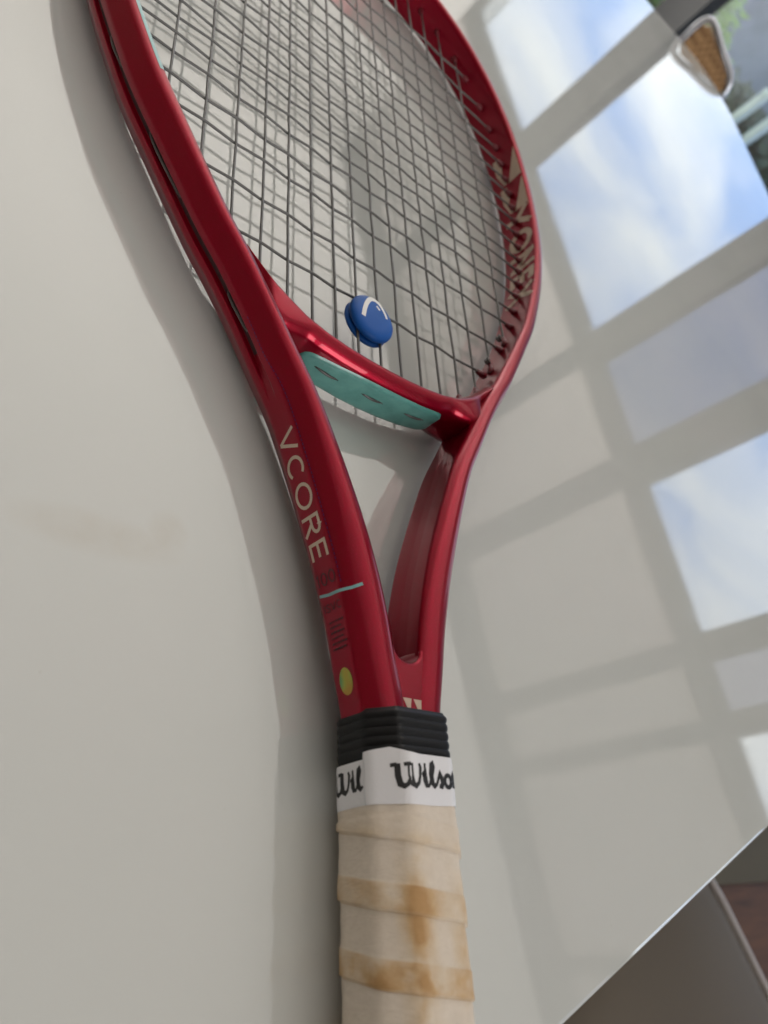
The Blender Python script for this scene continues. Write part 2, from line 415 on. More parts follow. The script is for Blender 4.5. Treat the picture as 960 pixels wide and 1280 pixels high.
def offs(poly, d):
    o = []
    for i in range(len(poly)):
        t = (poly[(i+1) % len(poly)]-poly[i-1]); nrm = Vector((t.y, -t.x)).normalized(); o.append(poly[i]+nrm*d)
    return o
for d, z in prof:
    rings.append([bm.verts.new((q.x, q.y, z-ZF)) for q in offs(poly, d-.0026)])
for a, b in zip(rings[:-1], rings[1:]):
    for i in range(m_): bm.faces.new((a[i], b[i], b[(i+1) % m_], a[(i+1) % m_]))
bm.faces.new(rings[0]); bm.faces.new(list(reversed(rings[-1])))
top = bobj('tabletop', bm, m_table, tab, smooth=False)
for x, y in ((-.8, -.02), (1.02, .56), (.95, 1.58), (-1.0, .98)):
    obj('leg', *box_pts(Vector((x-.03, y-.03, .0)), Vector((.06, 0, 0)), Vector((0, .06, 0)), Z1*(-ZF-TH-.001)), m_table, tab, smooth=False)

# ------------------------------------------------------------------ upholstered chair tucked at the near edge
m_uph = mat('taupe_leather', (.165, .138, .105), .6, 0, 0, .03, .25); _n = noise(m_uph, 500, 3); bump(m_uph, _n.outputs['Fac'], .2, .0005)
m_pipe = mat('pale_piping', (.62, .60, .62), .35)
m_leg = mat('chair_leg_metal', (.25, .25, .25), .3, .9)
ux = Vector((.51, -.86, 0)).normalized(); uy = Vector((-ux.y, ux.x, 0))   # ux away from table, uy to the right (towards the window)
SZ = -.25
ch = empty('upholstered_chair', Vector((.55, -.05, ZF)))
tag(ch, 'taupe upholstered chair with pale piping tucked under the near table edge', 'chair')
P1 = Vector((.703, .172, 0))
seat = rounded([(0, 0), (.50, 0), (.50, -.46), (0, -.46)], [.10, .08, .08, .10], 8)
def seatp(q, z): return P1+ux*(q.x-.06)+uy*(q.y)+Vector((0, 0, z))-ch.location
# bow the window-side edge gently
def bow(q):
    return Vector((q.x, q.y+.012*math.sin(math.pi*max(0, min(1, q.x/.5)))*(1 if q.y > -.2 else 0)))
bm = bmesh.new(); rings = []
sp = [bow(q) for q in seat]; cen = Vector((.25, -.23))
for s_, z in ((.0, SZ+.014), (.5, SZ+.012), (.85, SZ+.004), (.96, SZ-.002), (1.0, SZ-.012), (1.0, SZ-.055), (.97, SZ-.07), (.5, SZ-.072)):
    if s_ == 0: continue
    rings.append([bm.verts.new(seatp(cen+(q-cen)*s_, z)) for q in sp])
for a, b in zip(rings[:-1], rings[1:]):
    for i in range(len(sp)): bm.faces.new((a[i], b[i], b[(i+1) % len(sp)], a[(i+1) % len(sp)]))
bm.faces.new(rings[0]); bm.faces.new(list(reversed(rings[-1])))
bobj('seat', bm, m_uph, ch)
v, f = tube([seatp(cen+(q-cen)*.992, SZ-.003) for q in sp], .0045, 8, closed=True); obj('piping', v, f, m_pipe, ch)
bm = bevel_box(P1+ux*.36+uy*(-.44)+Vector((0, 0, SZ))-ch.location, ux*.05, uy*.42, Vector((0, 0, .40)), .02, 3)
bobj('backrest', bm, m_uph, ch)
for a_, b_ in ((.0, -.04), (.38, -.04), (.0, -.42), (.38, -.42)):
    p = P1+ux*a_+uy*b_-ch.location
    v, f = tube([p+Vector((0, 0, SZ-.07)), p+Vector((0, 0, ZF))], [.014, .010], 10); obj('leg', v, f, m_leg, ch)

# ------------------------------------------------------------------ chrome chair with cane back beyond the far corner
m_chrome = mat('chrome', (.55, .57, .62), .15, 1.0)
m_cane = mat('tan_cane', (.42, .24, .11), .6)
_tc = N(m_cane, 'ShaderNodeTexCoord'); _ck = N(m_cane, 'ShaderNodeTexChecker'); _ck.inputs['Scale'].default_value = 90
L(m_cane, _tc.outputs['Object'], _ck.inputs['Vector']); _ck.inputs[1].default_value = (.50, .30, .14, 1); _ck.inputs[2].default_value = (.33, .18, .08, 1)
L(m_cane, _ck.outputs[0], P(m_cane).inputs['Base Color'])
cc = empty('cane_chair', Vector((1.12, 1.83, ZF)))
tag(cc, 'chrome tube chair with tan cane back standing beyond the far table corner', 'chair')
def cw(x, y, z): return Vector((x, y, z-(.014 if z > -.2 else 0)))-cc.location
rail = [(1.075, 1.86, ZF+.02), (1.078, 1.858, -.30), (1.060, 1.862, -.02), (1.058, 1.864, .045), (1.068, 1.855, .062), (1.113, 1.820, .050), (1.155, 1.788, .040), (1.174, 1.774, .028), (1.182, 1.767, .004), (1.183, 1.767, -.035), (1.186, 1.770, -.30), (1.188, 1.772, ZF+.02)]
v, f = tube(catmull([cw(*q) for q in rail], .015), .008, 10); obj('chrome_frame', v, f, m_chrome, cc)
bk = [(1.066, 1.860, -.28), (1.064, 1.862, .04), (1.075, 1.852, .052), (1.160, 1.786, .030), (1.173, 1.774, .015), (1.175, 1.774, -.28)]
off = Vector((.012, .016, 0))
V = [cw(*q) for q in bk]+[cw(*q)+off for q in bk]; n_ = len(bk)
F = [tuple(range(n_)), tuple(reversed(range(n_, 2*n_)))]+[(i, i+n_, (i+1) % n_+n_, (i+1) % n_) for i in range(n_)]
obj('backrest', V, F, m_cane, cc, smooth=False)
sdir = Vector((.62, .78, 0)); wdir = Vector((.115, -.09, 0))
bm = bevel_box(cw(1.068, 1.862, -.33), wdir, sdir*.40, Z1*.03, .008, 2); bobj('seat', bm, m_cane, cc)
for k in (0, 1):
    p = cw(1.072, 1.860, -.33)+wdir*(.93*k)+sdir*.37
    v, f = tube([p, p+Vector((0, 0, ZF+.33))], .010, 10); obj('leg', v, f, m_chrome, cc)

# ================================================================== THE RACKET
rk = empty('tennis_racket', mw=ROOT)
tag(rk, 'red tennis racket with black collar and stained cream grip lying on the white table', 'tennis racket')
def mmv(x, y, z): return Vector((x*MM, y*MM, z*MM))

# centre line of one side (x>0), mm
side = [(8.9, 186), (9.3, 200), (11.7, 213), (14.7, 230), (19.0, 247), (23.2, 260), (30.6, 280), (39.0, 300), (47.4, 315), (56.4, 331),
        (66.3, 347), (75.5, 360), (84.8, 375), (94.3, 391), (105.8, 411), (113.5, 428), (122.3, 450), (128.7, 470), (133.4, 491), (136.4, 520), (136.6, 548),
        (134, 578), (128, 608), (117, 637), (99.5, 664), (75, 684), (38, 696.5), (0, 700)]
WY = [186, 213, 240, 260, 280, 300, 330, 380, 700]
WW = [14.2, 14.4, 14.8, 14.2, 12.9, 11.6, 10.6, 10.2, 9.8]
rp_ = [Vector((x, y)) for x, y in side]
full = [Vector((-p.x, p.y)) for p in rp_]+[p.copy() for p in reversed(rp_[:-1])]
CL = catmull(full, 1.6)
S = [0.0]
for a, b in zip(CL[:-1], CL[1:]): S.append(S[-1]+(b-a).length)
TAN = []
for i in range(len(CL)):
    t = CL[min(i+1, len(CL)-1)]-CL[max(i-1, 0)]; TAN.append(t.normalized())
for _ in range(3):
    TAN = [(TAN[max(i-1, 0)]+TAN[i]*2+TAN[min(i+1, len(TAN)-1)]).normalized() for i in range(len(TAN))]
STOT = S[-1]
def at_s(s):
    s = max(0, min(STOT-1e-6, s)); lo = 0; hi = len(S)-1
    while hi-lo > 1:
        m = (lo+hi)//2
        if S[m] <= s: lo = m
        else: hi = m
    t = (s-S[lo])/(S[hi]-S[lo])
    p = CL[lo]*(1-t)+CL[hi]*t; tn = (TAN[lo]*(1-t)+TAN[hi]*t).normalized()
    return p, tn, Vector((-tn.y, tn.x))      # outward normal (left of travel = outward, path runs clockwise)
def s_of_y(y, side_):
    # side_ -1: left (first half)
    best = None
    rng = range(0, len(CL)//2) if side_ < 0 else range(len(CL)//2, len(CL))
    for i in rng:
        d = abs(CL[i].y-y)
        if best is None or d < best[0]: best = (d, i)
    return S[best[1]]
def width(y): return interp(y, WY, WW)
def groove(y): return 2.0*sstep(303, 318, y)
# section: half polygon inner->outer on top: (o, z, corner radius)
def section(y, sgn=1):
    w_ = width(y)/2; k = sstep(290, 360, y); kb = 1-sstep(186, 260, y); kh = sstep(330, 420, y)
    H = 12.9*(.85+.15*sstep(190, 280, y))
    g = groove(y)
    pts = [(-w_+.5, 2.0, .6), (-w_, 8.8*(1-.05*kb)+1.7*kh, .9), (-w_+2.3-1.2*kh, H-.6+.2*kh, 2.2-1.1*kh), (1.2-.6*kh, H, 3.0), (w_-1.4-.4*k-1.0*kb, 7.8-.5*kb, 2.2), (w_, 4.9, 1.0), (w_, 2.0, .25+.3*(1-k)), (w_-g-.01, 1.6, .3)]
    pts = pts+[(o, -z, r) for (o, z, r) in reversed(pts)]
    out = []; m = len(pts)
    for i in range(m):
        p = Vector(pts[i][:2]); a = Vector(pts[i-1][:2])-p; b = Vector(pts[(i+1) % m][:2])-p
        r = pts[i][2]; ra = min(r, a.length*.48); rb = min(r, b.length*.48)
        pa = p+a.normalized()*ra if a.length > 1e-6 else p; pb = p+b.normalized()*rb if b.length > 1e-6 else p
        for kk in range(5):
            t = kk/4; out.append(pa*(1-t)**2+p*2*t*(1-t)+pb*t*t)
    return out
V = []; F = []
NS = None
for i in range(len(CL)):
    p, tn = CL[i], TAN[i]; nr = Vector((-tn.y, tn.x))
    sec = section(p.y); NS = len(sec)
    for q in sec:
        V.append(mmv(p.x+nr.x*q.x, p.y+nr.y*q.x, q.y))
for i in range(len(CL)-1):
    for k in range(NS):
        F.append((i*NS+k, i*NS+(k+1) % NS, (i+1)*NS+(k+1) % NS, (i+1)*NS+k))
F.append(tuple(range(NS))); F.append(tuple(reversed(range((len(CL)-1)*NS, len(CL)*NS))))
hoop = obj('frame', V, F, m_red, rk)
bm = bmesh.new(); bm.from_mesh(hoop.data); bmesh.ops.recalc_face_normals(bm, faces=bm.faces); bm.to_mesh(hoop.data); bm.free()

# bridge -------------------------------------------------------
def bridge_c(x):      # centre y of the bridge
    ax = abs(x)
    return interp(ax, [0, 10, 20, 30, 40, 48, 56, 64, 72], [328.0, 328.2, 328.9, 330.4, 333.2, 337.4, 343, 350, 358])
bp = [Vector((x, bridge_c(x))) for x in range(-66, 67, 3)]
BCL = catmull(bp, 1.2)
def bsec(x):
    ax = abs(x); fl = sstep(33, 46, ax); en = sstep(47, 57, ax)
    wf = (4.2+6.5*fl**1.6)*(1-en)+1.6*en; wb = 4.0
    H = 11.7-.5*en
    pts = [(-wf, 2, .5), (-wf, 7.6, 1.6), (-wf+2.6, H-.8, 1.5), (wb-2.6, H, 1.6), (wb, 7.5, 1.5), (wb+.3, 2, .5)]
    pts = pts+[(o, -z, r) for (o, z, r) in reversed(pts)]
    out = []; m = len(pts)
    for i in range(m):
        p = Vector(pts[i][:2]); a = Vector(pts[i-1][:2])-p; b = Vector(pts[(i+1) % m][:2])-p
        r = pts[i][2]; ra = min(r, a.length*.48); rb = min(r, b.length*.48)
        pa = p+a.normalized()*ra; pb = p+b.normalized()*rb
        for kk in range(5):
            t = kk/4; out.append(pa*(1-t)**2+p*2*t*(1-t)+pb*t*t)
    return out
def bframe(x):
    d = (bridge_c(x+1.5)-bridge_c(x-1.5))/3; t = Vector((1, d)).normalized(); return Vector((x, bridge_c(x))), t, Vector((-t.y, t.x))
V = []; F = []
for i, q in enumerate(BCL):
    p, t, nr = bframe(q.x); sec = bsec(q.x); ns = len(sec)
    for c_ in sec: V.append(mmv(p.x+nr.x*c_.x, p.y+nr.y*c_.x, c_.y))
for i in range(len(BCL)-1):
    for k in range(ns): F.append((i*ns+k, i*ns+(k+1) % ns, (i+1)*ns+(k+1) % ns, (i+1)*ns+k))
F.append(tuple(range(ns))); F.append(tuple(reversed(range((len(BCL)-1)*ns, len(BCL)*ns))))
br = obj('bridge', V, F, m_red, rk)
bm = bmesh.new(); bm.from_mesh(br.data); bmesh.ops.recalc_face_normals(bm, faces=bm.faces); bm.to_mesh(br.data); bm.free()

# throat web between the shafts --------------------------------
bm = bmesh.new()
prof = [(-9, 186), (9, 186), (9.5, 214), (6.2, 218.5)]
arc = []
for k in range(13):
    q = math.pi*k/12; arc.append((5.6*math.cos(q), 219.5-4.6*math.sin(q)))
prof = [(-9, 186), (9, 186), (11, 216), (10.5, 226)]+arc+[(-10.5, 226), (-11, 216)]
lo = [bm.verts.new(mmv(x, y, -9.6)) for x, y in prof]; hi = [bm.verts.new(mmv(x, y, 9.6)) for x, y in prof]
bm.faces.new(hi); bm.faces.new(list(reversed(lo)))
for i in range(len(prof)): bm.faces.new((lo[i], lo[(i+1) % len(prof)], hi[(i+1) % len(prof)], hi[i]))
bmesh.ops.recalc_face_normals(bm, faces=bm.faces)
bmesh.ops.bevel(bm, geom=[e for e in bm.edges if abs(e.verts[0].co.z-e.verts[1].co.z) < 1e-6], offset=.0012, segments=3, profile=.5, affect='EDGES')
web = bobj('throat_web', bm, m_red, rk)
md = web.modifiers.new('n', 'WEIGHTED_NORMAL')

# ribbons: flat print laid on a surface ------------------------
def ribbon(strokes, width_, fn, step=1.2, curve=False):
    """strokes: list of (points, optional width). fn(x, y, layer)->Vector"""
    V = []; F = []
    for li, st_ in enumerate(strokes):
        if isinstance(st_, tuple) and not isinstance(st_[1], (int, float)): pts, wd = st_, width_
        elif isinstance(st_, dict): pts, wd = st_['p'], st_.get('w', width_)
        else: pts, wd = st_, width_
        P_ = [Vector(q[:2]) for q in pts]; Wd = [(q[2] if len(q) > 2 else wd) for q in pts]
        dense = []; dw = []
        for i in range(len(P_)-1):
            k = max(1, int((P_[i+1]-P_[i]).length/step))
            for j in range(k):
                dense.append(P_[i].lerp(P_[i+1], j/k)); dw.append(Wd[i]*(1-j/k)+Wd[i+1]*j/k)
        dense.append(P_[-1]); dw.append(Wd[-1])
        o = len(V)
        for i in range(len(dense)):
            a = dense[i]-dense[i-1] if i > 0 else dense[1]-dense[0]
            b = dense[i+1]-dense[i] if i < len(dense)-1 else a
            a = a.normalized(); b = b.normalized(); t = (a+b)
            t = t.normalized() if t.length > .2 else a
            nn = Vector((-t.y, t.x)); c_ = max(.45, nn.dot(Vector((-a.y, a.x)))); h = dw[i]/2/c_
            V.append(fn(dense[i].x+nn.x*h, dense[i].y+nn.y*h, li)); V.append(fn(dense[i].x-nn.x*h, dense[i].y-nn.y*h, li))
        for i in range(len(dense)-1):
            F.append((o+2*i, o+2*i+1, o+2*i+3, o+2*i+2))
    return V, F
def arcp(cx, cy, rx, ry, a0, a1, n=18):
    return [(cx+rx*math.cos(R(a0+(a1-a0)*k/n)), cy+ry*math.sin(R(a0+(a1-a0)*k/n))) for k in range(n+1)]

# letters in a 0..1 high box, list of (strokes, advance)
def sans(ch, wd):
    h = wd/2
    if ch == 'V': return [[(0.02, 1), (.42, h*.6)], [(.42, h*.6), (.82, 1)]], .95
    if ch == 'C': return [arcp(.48, .5, .48-h, .5-h, 48, 312, 22)], 1.0
    if ch == 'O': return [arcp(.52, .5, .52-h, .5-h, 0, 360, 28)], 1.20
    if ch == 'R': return [[(h, 0), (h, 1-h), (.42, 1-h)]+arcp(.42, .5+.25-h*.5, .27, .25-h*.5, 90, -90, 10)+[(h, .5)], [(.34, .5), (.74, 0)]], .92
    if ch == 'E': return [[(.68, 1-h), (h, 1-h), (h, h), (.68, h)], [(h, .5), (.62, .5)]], .86
    if ch == '1': return [[(.08, .8), (.25, 1-h), (.25, 0)]], .5
    if ch == '0': return [arcp(.36, .5, .36-h, .5-h, 0, 360, 24)], .86
    if ch == 'I': return [[(h, 0), (h, 1)]], .3
    if ch == 'S': return [[(.62, .80), (.5, .95), (.3, .97), (.1, .88), (.08, .70), (.22, .56), (.46, .46), (.62, .30), (.55, .10), (.34, .03), (.12, .06), (.03, .20)]], .8
    if ch == 'Y': return [[(0, 1), (.46, .46)], [(.92, 1), (.46, .46)], [(.46, .5), (.46, 0)]], 1.08
    if ch == 'N': return [[(h, 0), (h, 1)], [(h, 1-h*.6), (.86-h, h*.6)], [(.86-h, 0), (.86-h, 1)]], 1.06
    if ch == 'X': return [[(.05, 1), (.88, 0)], [(.88, 1), (.05, 0)]], .95
    return [], .4
def text_strokes(s, height, stroke, xscale=1.0, gap=0.0):
    out = []; x = 0; rel = stroke/height
    for c_ in s:
        st_, adv = sans(c_, rel)
        for t in st_: out.append([((x+px*xscale)*height, py*height) for px, py in t])
        x += adv*xscale+gap
    return out, x*height
def outer_map(s0, sign, z0, off=.10):
    # text x runs along the path away from s0 in direction 'sign', text y = z
    def fn(x, y, li):
        p, tn, nr = at_s(s0+sign*x); w_ = width(p.y)/2
        o = w_+off+.004*li
        return mmv(p.x+nr.x*o, p.y+nr.y*o, z0+y)
    return fn
def inner_map(s0, sign, z0, off=.12):
    def fn(x, y, li):
        p, tn, nr = at_s(s0+sign*x); w_ = width(p.y)/2; z = z0+y
        az_ = abs(z)
        o = -(interp(az_, [0, 2, 10.4, 11.1, 12.5], [w_-.5, w_-.5, w_, w_-.3, w_-1.1])+off+.006*li)
        if az_ > 8.8: z += .1
        return mmv(p.x+nr.x*o, p.y+nr.y*o, z)
    return fn
def cross_map(s0, zc, off=.10):
    # text runs across the face (x = z), caps point towards the head (y = along the path)
    def fn(x, y, li):
        p, tn, nr = at_s(s0+y); w_ = width(p.y)/2
        return mmv(p.x+nr.x*(w_+off+.004*li), p.y+nr.y*(w_+off+.004*li), zc+x)
    return fn
# model lettering on the outer face of the left shaft, reading towards the handle
st_, ln = text_strokes('VCORE', 8.5, 1.15, 1.06, .10)
sV = s_of_y(292.5, -1)
v, f = ribbon(st_, 1.15, outer_map(sV, -1, -4.2)); obj('model_lettering', v, f, m_ink, rk)
st_, ln2 = text_strokes('100', 4.4, .5, .98, .04)
v, f = ribbon(st_, .5, cross_map(s_of_y(240.2, -1), -4.6)); obj('number_lettering', v, f, m_dark_ink, rk)
# thin teal line crossing the shaft, over face and shoulder
def sec_map(s0, off):
    def fn(x, y, li):      # x along path, y = arc position along the section measured from outer mid upwards
        p, tn, nr = at_s(s0+x); sec = section(p.y)
        hi_ = sec[:len(sec)//2]; pts = list(reversed(hi_)); acc = 0
        pts = [Vector((pts[0].x, 0.0))]+pts
        for a, b in zip(pts[:-1], pts[1:]):
            d = (b-a).length
            if acc+d >= y or b is pts[-1]:
                t = (y-acc)/max(d, 1e-6); q = a.lerp(b, t); e = (b-a).normalized(); nn = Vector((e.y, -e.x))
                if y < 0: q = Vector((pts[0].x, y)); nn = Vector((1, 0))
                q = q+nn*(off+.004*li); return mmv(p.x+nr.x*q.x, p.y+nr.y*q.x, q.y)
            acc += d
    return fn
sT = s_of_y(237, -1)
v, f = ribbon([[(1.0, -4.6), (.2, 0), (0, 5), (-.2, 9), (.2, 12.6)]], 1.0, sec_map(sT, .10), .8); obj('accent_line', v, f, m_stripe, rk)
# small dark specification print, upright across the face
st_, l3 = text_strokes('ISVC', 2.7, .34, .95, .10)
v, f = ribbon(st_, .34, cross_map(s_of_y(232.2, -1), -3.6)); obj('small_print', v, f, m_dark_ink, rk)
lines = []
rnd = random.Random(2)
for k in range(6):
    y_ = -k*1.75; x0 = -.4; xe = rnd.uniform(4.6, 6.4)
    while x0 < xe:
        l_ = .35+rnd.random()*.9; lines.append([(x0, y_), (x0+l_, y_)]); x0 += l_+.35
v, f = ribbon(lines, .62, cross_map(s_of_y(228.6, -1), -2.2)); obj('small_print', v, f, m_dark_ink, rk)
# purple pin line along the shoulder of the left shaft
pts = [(-i*1.5, 5.4) for i in range(0, 68)]
dash = [[(-i*1.5, 6.2), (-i*1.5-1.0, 6.2)] for i in range(0, 66)]
v, f = ribbon(dash, .35, sec_map(s_of_y(330, -1), .06)); obj('pin_line', v, f, m_purple, rk)
# oval hologram sticker
V = []; F = []; sH = s_of_y(209.5, -1); fn = outer_map(sH, -1, .6, .12)
V.append(fn(0, 0, 0))
for k in range(28):
    q = 2*math.pi*k/28; V.append(fn(4.1*math.cos(q), 2.9*math.sin(q), 0))
for k in range(28): F.append((0, 1+k, 1+(k+1) % 28))
obj('oval_sticker', V, F, m_holo, rk)
# maker lettering on the right inner hoop, reading towards the handle
sY = s_of_y(533, 1)
st_, l4 = text_strokes('YONEX', 17.8, 3.8, 1.02, .02)
v, f = ribbon(st_, 3.8, inner_map(sY, 1, -7.2), .8); obj('maker_lettering', v, f, m_ink, rk)
# double-Y emblem: two interlocked triangles with notches, as flat polygons
def poly_patch(name, polys, fn, m, parent=rk):
    bm = bmesh.new()
    for li, pl in enumerate(polys):
        vs = [bm.verts.new((x, y, li)) for x, y in pl]; bm.faces.new(vs)
    bmesh.ops.triangulate(bm, faces=bm.faces)
    for it in range(3):
        bmesh.ops.subdivide_edges(bm, edges=[e for e in bm.edges if e.calc_length() > 1.6], cuts=1)
        bmesh.ops.triangulate(bm, faces=bm.faces)
    for v_ in bm.verts:
        v_.co = fn(v_.co.x, v_.co.y, round(v_.co.z))
    return bobj(name, bm, m, parent, smooth=True)
def emblem(sz):
    a = sz
    left = [(0, a), (a*.72, a), (a*.98, a*.52), (a*.74, 0), (a*.50, a*.0), (a*.66, a*.36)]
    p1 = [(0.0, a), (a*.66, a), (a*.86, a*.60), (a*.62, a*.12), (a*.42, a*.20), (a*.55, a*.45)]
    p2 = [(a*1.62, a), (a*.96, a), (a*.66, a*.36), (a*.50, 0), (a*.74, 0), (a*.90, a*.18)]
    return [p1, p2]
def emblem2(a):      # one slanted Y: wedge plus foot
    w1 = [(0, a), (a*.62, a), (a*.31, a*.38)]
    foot = [(a*.02, a*.30), (a*.30, a*.34), (a*.42, a*.10), (a*.36, 0), (a*.02, 0), (a*.12, a*.14)]
    return [w1, foot]
polys = []
for k in (0, 1):
    d = k*27.0
    polys.append([(d+0, 18.4), (d+25, 18.4), (d+25, 8.0)])
    polys.append([(d+0, 1.0), (d+0, 6.0), (d+8, 6.6), (d+14, 5.2), (d+24, 7.2), (d+24, 4.6), (d+13, 1.0)])
poly_patch('maker_emblem', polys, inner_map(s_of_y(585, 1), 1, -7.2, .14), m_ink)
# emblem on the throat above the collar
def flat_map(cx, cy, z, sx=1):
    return lambda x, y, li: mmv(cx+x*sx, cy+y, z)
polys = [[(-4.2, 2.4), (-.6, 2.4), (-1.4, -1.6), (-1.9, -1.6)], [(0.2, 2.4), (4.6, 2.4), (2.9, -1.6), (2.3, -1.6)]]
poly_patch('throat_emblem', polys, flat_map(.4, 201.0, 9.68), m_ink)
# teal stripe on the inner top edge of the left hoop
V = []; F = []
s0, s1 = s_of_y(411, -1), s_of_y(560, -1); n_ = 80
sec0 = None
for i in range(n_+1):
    s = s0+(s1-s0)*i/n_; p, tn, nr = at_s(s); sec = section(p.y)
    hi_ = sec[4:15]; hi_ = hi_+[hi_[-1].lerp(sec[15], .75)]
    for j, q in enumerate(hi_):
        a = hi_[max(j-1, 0)]; b = hi_[min(j+1, len(hi_)-1)]; e = (b-a).normalized(); nn = Vector((-e.y, e.x))
        q2 = q+nn*.09; x_ = 0 if i else 0
        V.append(mmv(p.x+nr.x*q2.x, p.y+nr.y*q2.x, q2.y))
nh = 12
for i in range(n_):
    for j in range(nh-1): F.append((i*nh+j, i*nh+j+1, (i+1)*nh+j+1, (i+1)*nh+j))
obj('accent_stripe', V, F, m_stripe, rk)
# teal insert on the handle-facing side of the bridge
def teal_fn(x, z, off=.25):
    p, t, nr = bframe(x); o = -(4.2+off); return mmv(p.x+nr.x*o, p.y+nr.y*o, z)
def teal_edge(x, t):       # t 0 bottom .. 1 top at a given x
    a = abs(x)/34.0; zt = 7.2-1.0*a*a-(2.6*a*a if x < 0 else 0); zb = -9.2+1.2*a*a
    r = 1-max(0, (a-.86)/.14)**2.2; r = max(.0, r)**.5
    zc = (zt+zb)/2; return zc+((zb+(zt-zb)*t)-zc)*(.25+.75*r)
V = []; F = []; nx, nz = 68, 12
for i in range(nx+1):
    x = -34+68*i/nx
    for k in range(nz+1):
        t = k/nz; e = min(1, min(t, 1-t)/.07)*min(1, (34-abs(x))/.9)
        V.append(teal_fn(x, teal_edge(x, t), .02+.75*math.sqrt(max(0, 1-(1-e)**2))))
for i in range(nx):
    for k in range(nz): F.append((i*(nz+1)+k, (i+1)*(nz+1)+k, (i+1)*(nz+1)+k+1, i*(nz+1)+k+1))
o = obj('throat_insert', V, F, m_teal, rk)
bm = bmesh.new(); bm.from_mesh(o.data); bmesh.ops.recalc_face_normals(bm, faces=bm.faces); bm.to_mesh(o.data); bm.free()
for cx in (-22, 0, 22):
    V = []; F = []; n_ = 20
    c0 = teal_fn(cx, -.2, .80); V.append(c0)
    for k in range(n_):
        q = 2*math.pi*k/n_; V.append(teal_fn(cx+5.6*math.cos(q), -.2+.62*math.sin(q)*(1-.3*abs(math.cos(q))), .80))
    for k in range(n_): F.append((0, 1+k, 1+(k+1) % n_))
    sl = obj('string_slot', V, F, m_black, rk)
    v, f = tube([teal_fn(cx-4.8+1.2*k, -.2, .35+.75*math.sin(math.pi*k/8)) for k in range(9)], .55*MM, 8); obj('string_loop', v, f, m_string, rk)

# ------------------------------------------------------------------ strings
mx = [5.9, 17.3, 28.9, 40.7, 53.0, 66.2, 80.4, 96.0]
mains = [-x for x in reversed(mx)]+mx
crosses = [371.8, 396.8, 419.9, 434.6, 449.9, 462.0, 474.5, 486.0, 498.5, 511.0, 523.5, 536.5, 549.5, 563.0, 577.0, 592.0, 608.0, 626.0, 647.0]
def inner_low(x):
    ax = abs(x)
    # inner surface y at the bottom for a given x : bridge back side or hoop
    yb = bridge_c(ax)+4.6 if ax < 62 else 1e9
    best = None
    for i in range(len(CL)//2, len(CL)):
        p = CL[i]
        if p.y > 520 or p.y < 335: continue
        nr = Vector((-TAN[i].y, TAN[i].x)); q = p-nr*(width(p.y)/2)
        d = abs(q.x-ax)
        if best is None or d < best[0]: best = (d, q.y)
    yh = best[1]
    return min(yb, 1e9) if ax < 56 else yh
def inner_x(y):
    best = None
    for i in range(len(CL)//2, len(CL)):
        p = CL[i]; nr = Vector((-TAN[i].y, TAN[i].x)); q = p-nr*(width(p.y)/2)
        if q.y < 350: continue
        d = abs(q.y-y)
        if best is None or d < best[0]: best = (d, q.x)
    return best[1]
def inner_top(x):
    best = None
    for i in range(len(CL)//2, len(CL)):
        p = CL[i]
        if p.y < 560: continue
        nr = Vector((-TAN[i].y, TAN[i].x)); q = p-nr*(width(p.y)/2)
        d = abs(q.x-abs(x))
        if best is None or d < best[0]: best = (d, q.y)
    return best[1]
rnd = random.Random(9)
jit = {}
for i in range(16):
    for j in range(19): jit[i, j] = (rnd.gauss(0, .10), rnd.gauss(0, .10))
def taut(ctrl, axis):
    pts = [Vector(c_) for c_ in ctrl]; out = [pts[0]]
    for k in range(1, len(pts)-1):
        a, p, b = pts[k-1], pts[k], pts[k+1]; da = (p-a).length; db = (b-p).length
        if da > 4: out.append(p.lerp(a, 1.5/da)+Vector((0, 0, (p.z-a.z)*1.5/da*.7)))
        out.append(p)
        if db > 4: out.append(p.lerp(b, 1.5/db)+Vector((0, 0, (p.z-b.z)*1.5/db*.7)))
    out.append(pts[-1]); return out
def weave(i, j): return 1 if (i+j) % 2 == 0 else -1
SR = .60
ends = []
for i, x in enumerate(mains):
    y0 = inner_low(x); y1 = inner_top(x)
    ctrl = [(x, y0-3, 0), (x, y0+2, 0)]
    for j, y in enumerate(crosses):
        if y < y0+7 or y > y1-7: continue
        ctrl.append((x+jit[i, j][0], y, .2*weave(i, j)))
    ctrl += [(x, y1-2, 0), (x, y1+3, 0)]
    pts = taut(ctrl, 1)
    v, f = tube([p*MM for p in pts], SR*MM, 8); obj('main_string', v, f, m_string, rk)
    ends.append((Vector((x, y0, 0)), Vector((0, 1, 0)))); ends.append((Vector((x, y1, 0)), Vector((0, -1, 0))))
for j, y in enumerate(crosses):
    xe = inner_x(y) if y > 372 else 74
    if j == 0: xe = 73.0
    ctrl = [(-xe-3, y, 0), (-xe+1.5, y, 0)]
    for i, x in enumerate(mains):
        if abs(x) > xe-4: continue
        ctrl.append((x, y+jit[i, j][1], -.38*weave(i, j)))
    ctrl += [(xe-1.5, y, 0), (xe+3, y, 0)]
    pts = taut(ctrl, 0)
    v, f = tube([p*MM for p in pts], SR*MM, 8); obj('cross_string', v, f, m_string, rk)
    ends.append((Vector((-xe, y, 0)), Vector((1, 0, 0)))); ends.append((Vector((xe, y, 0)), Vector((-1, 0, 0))))
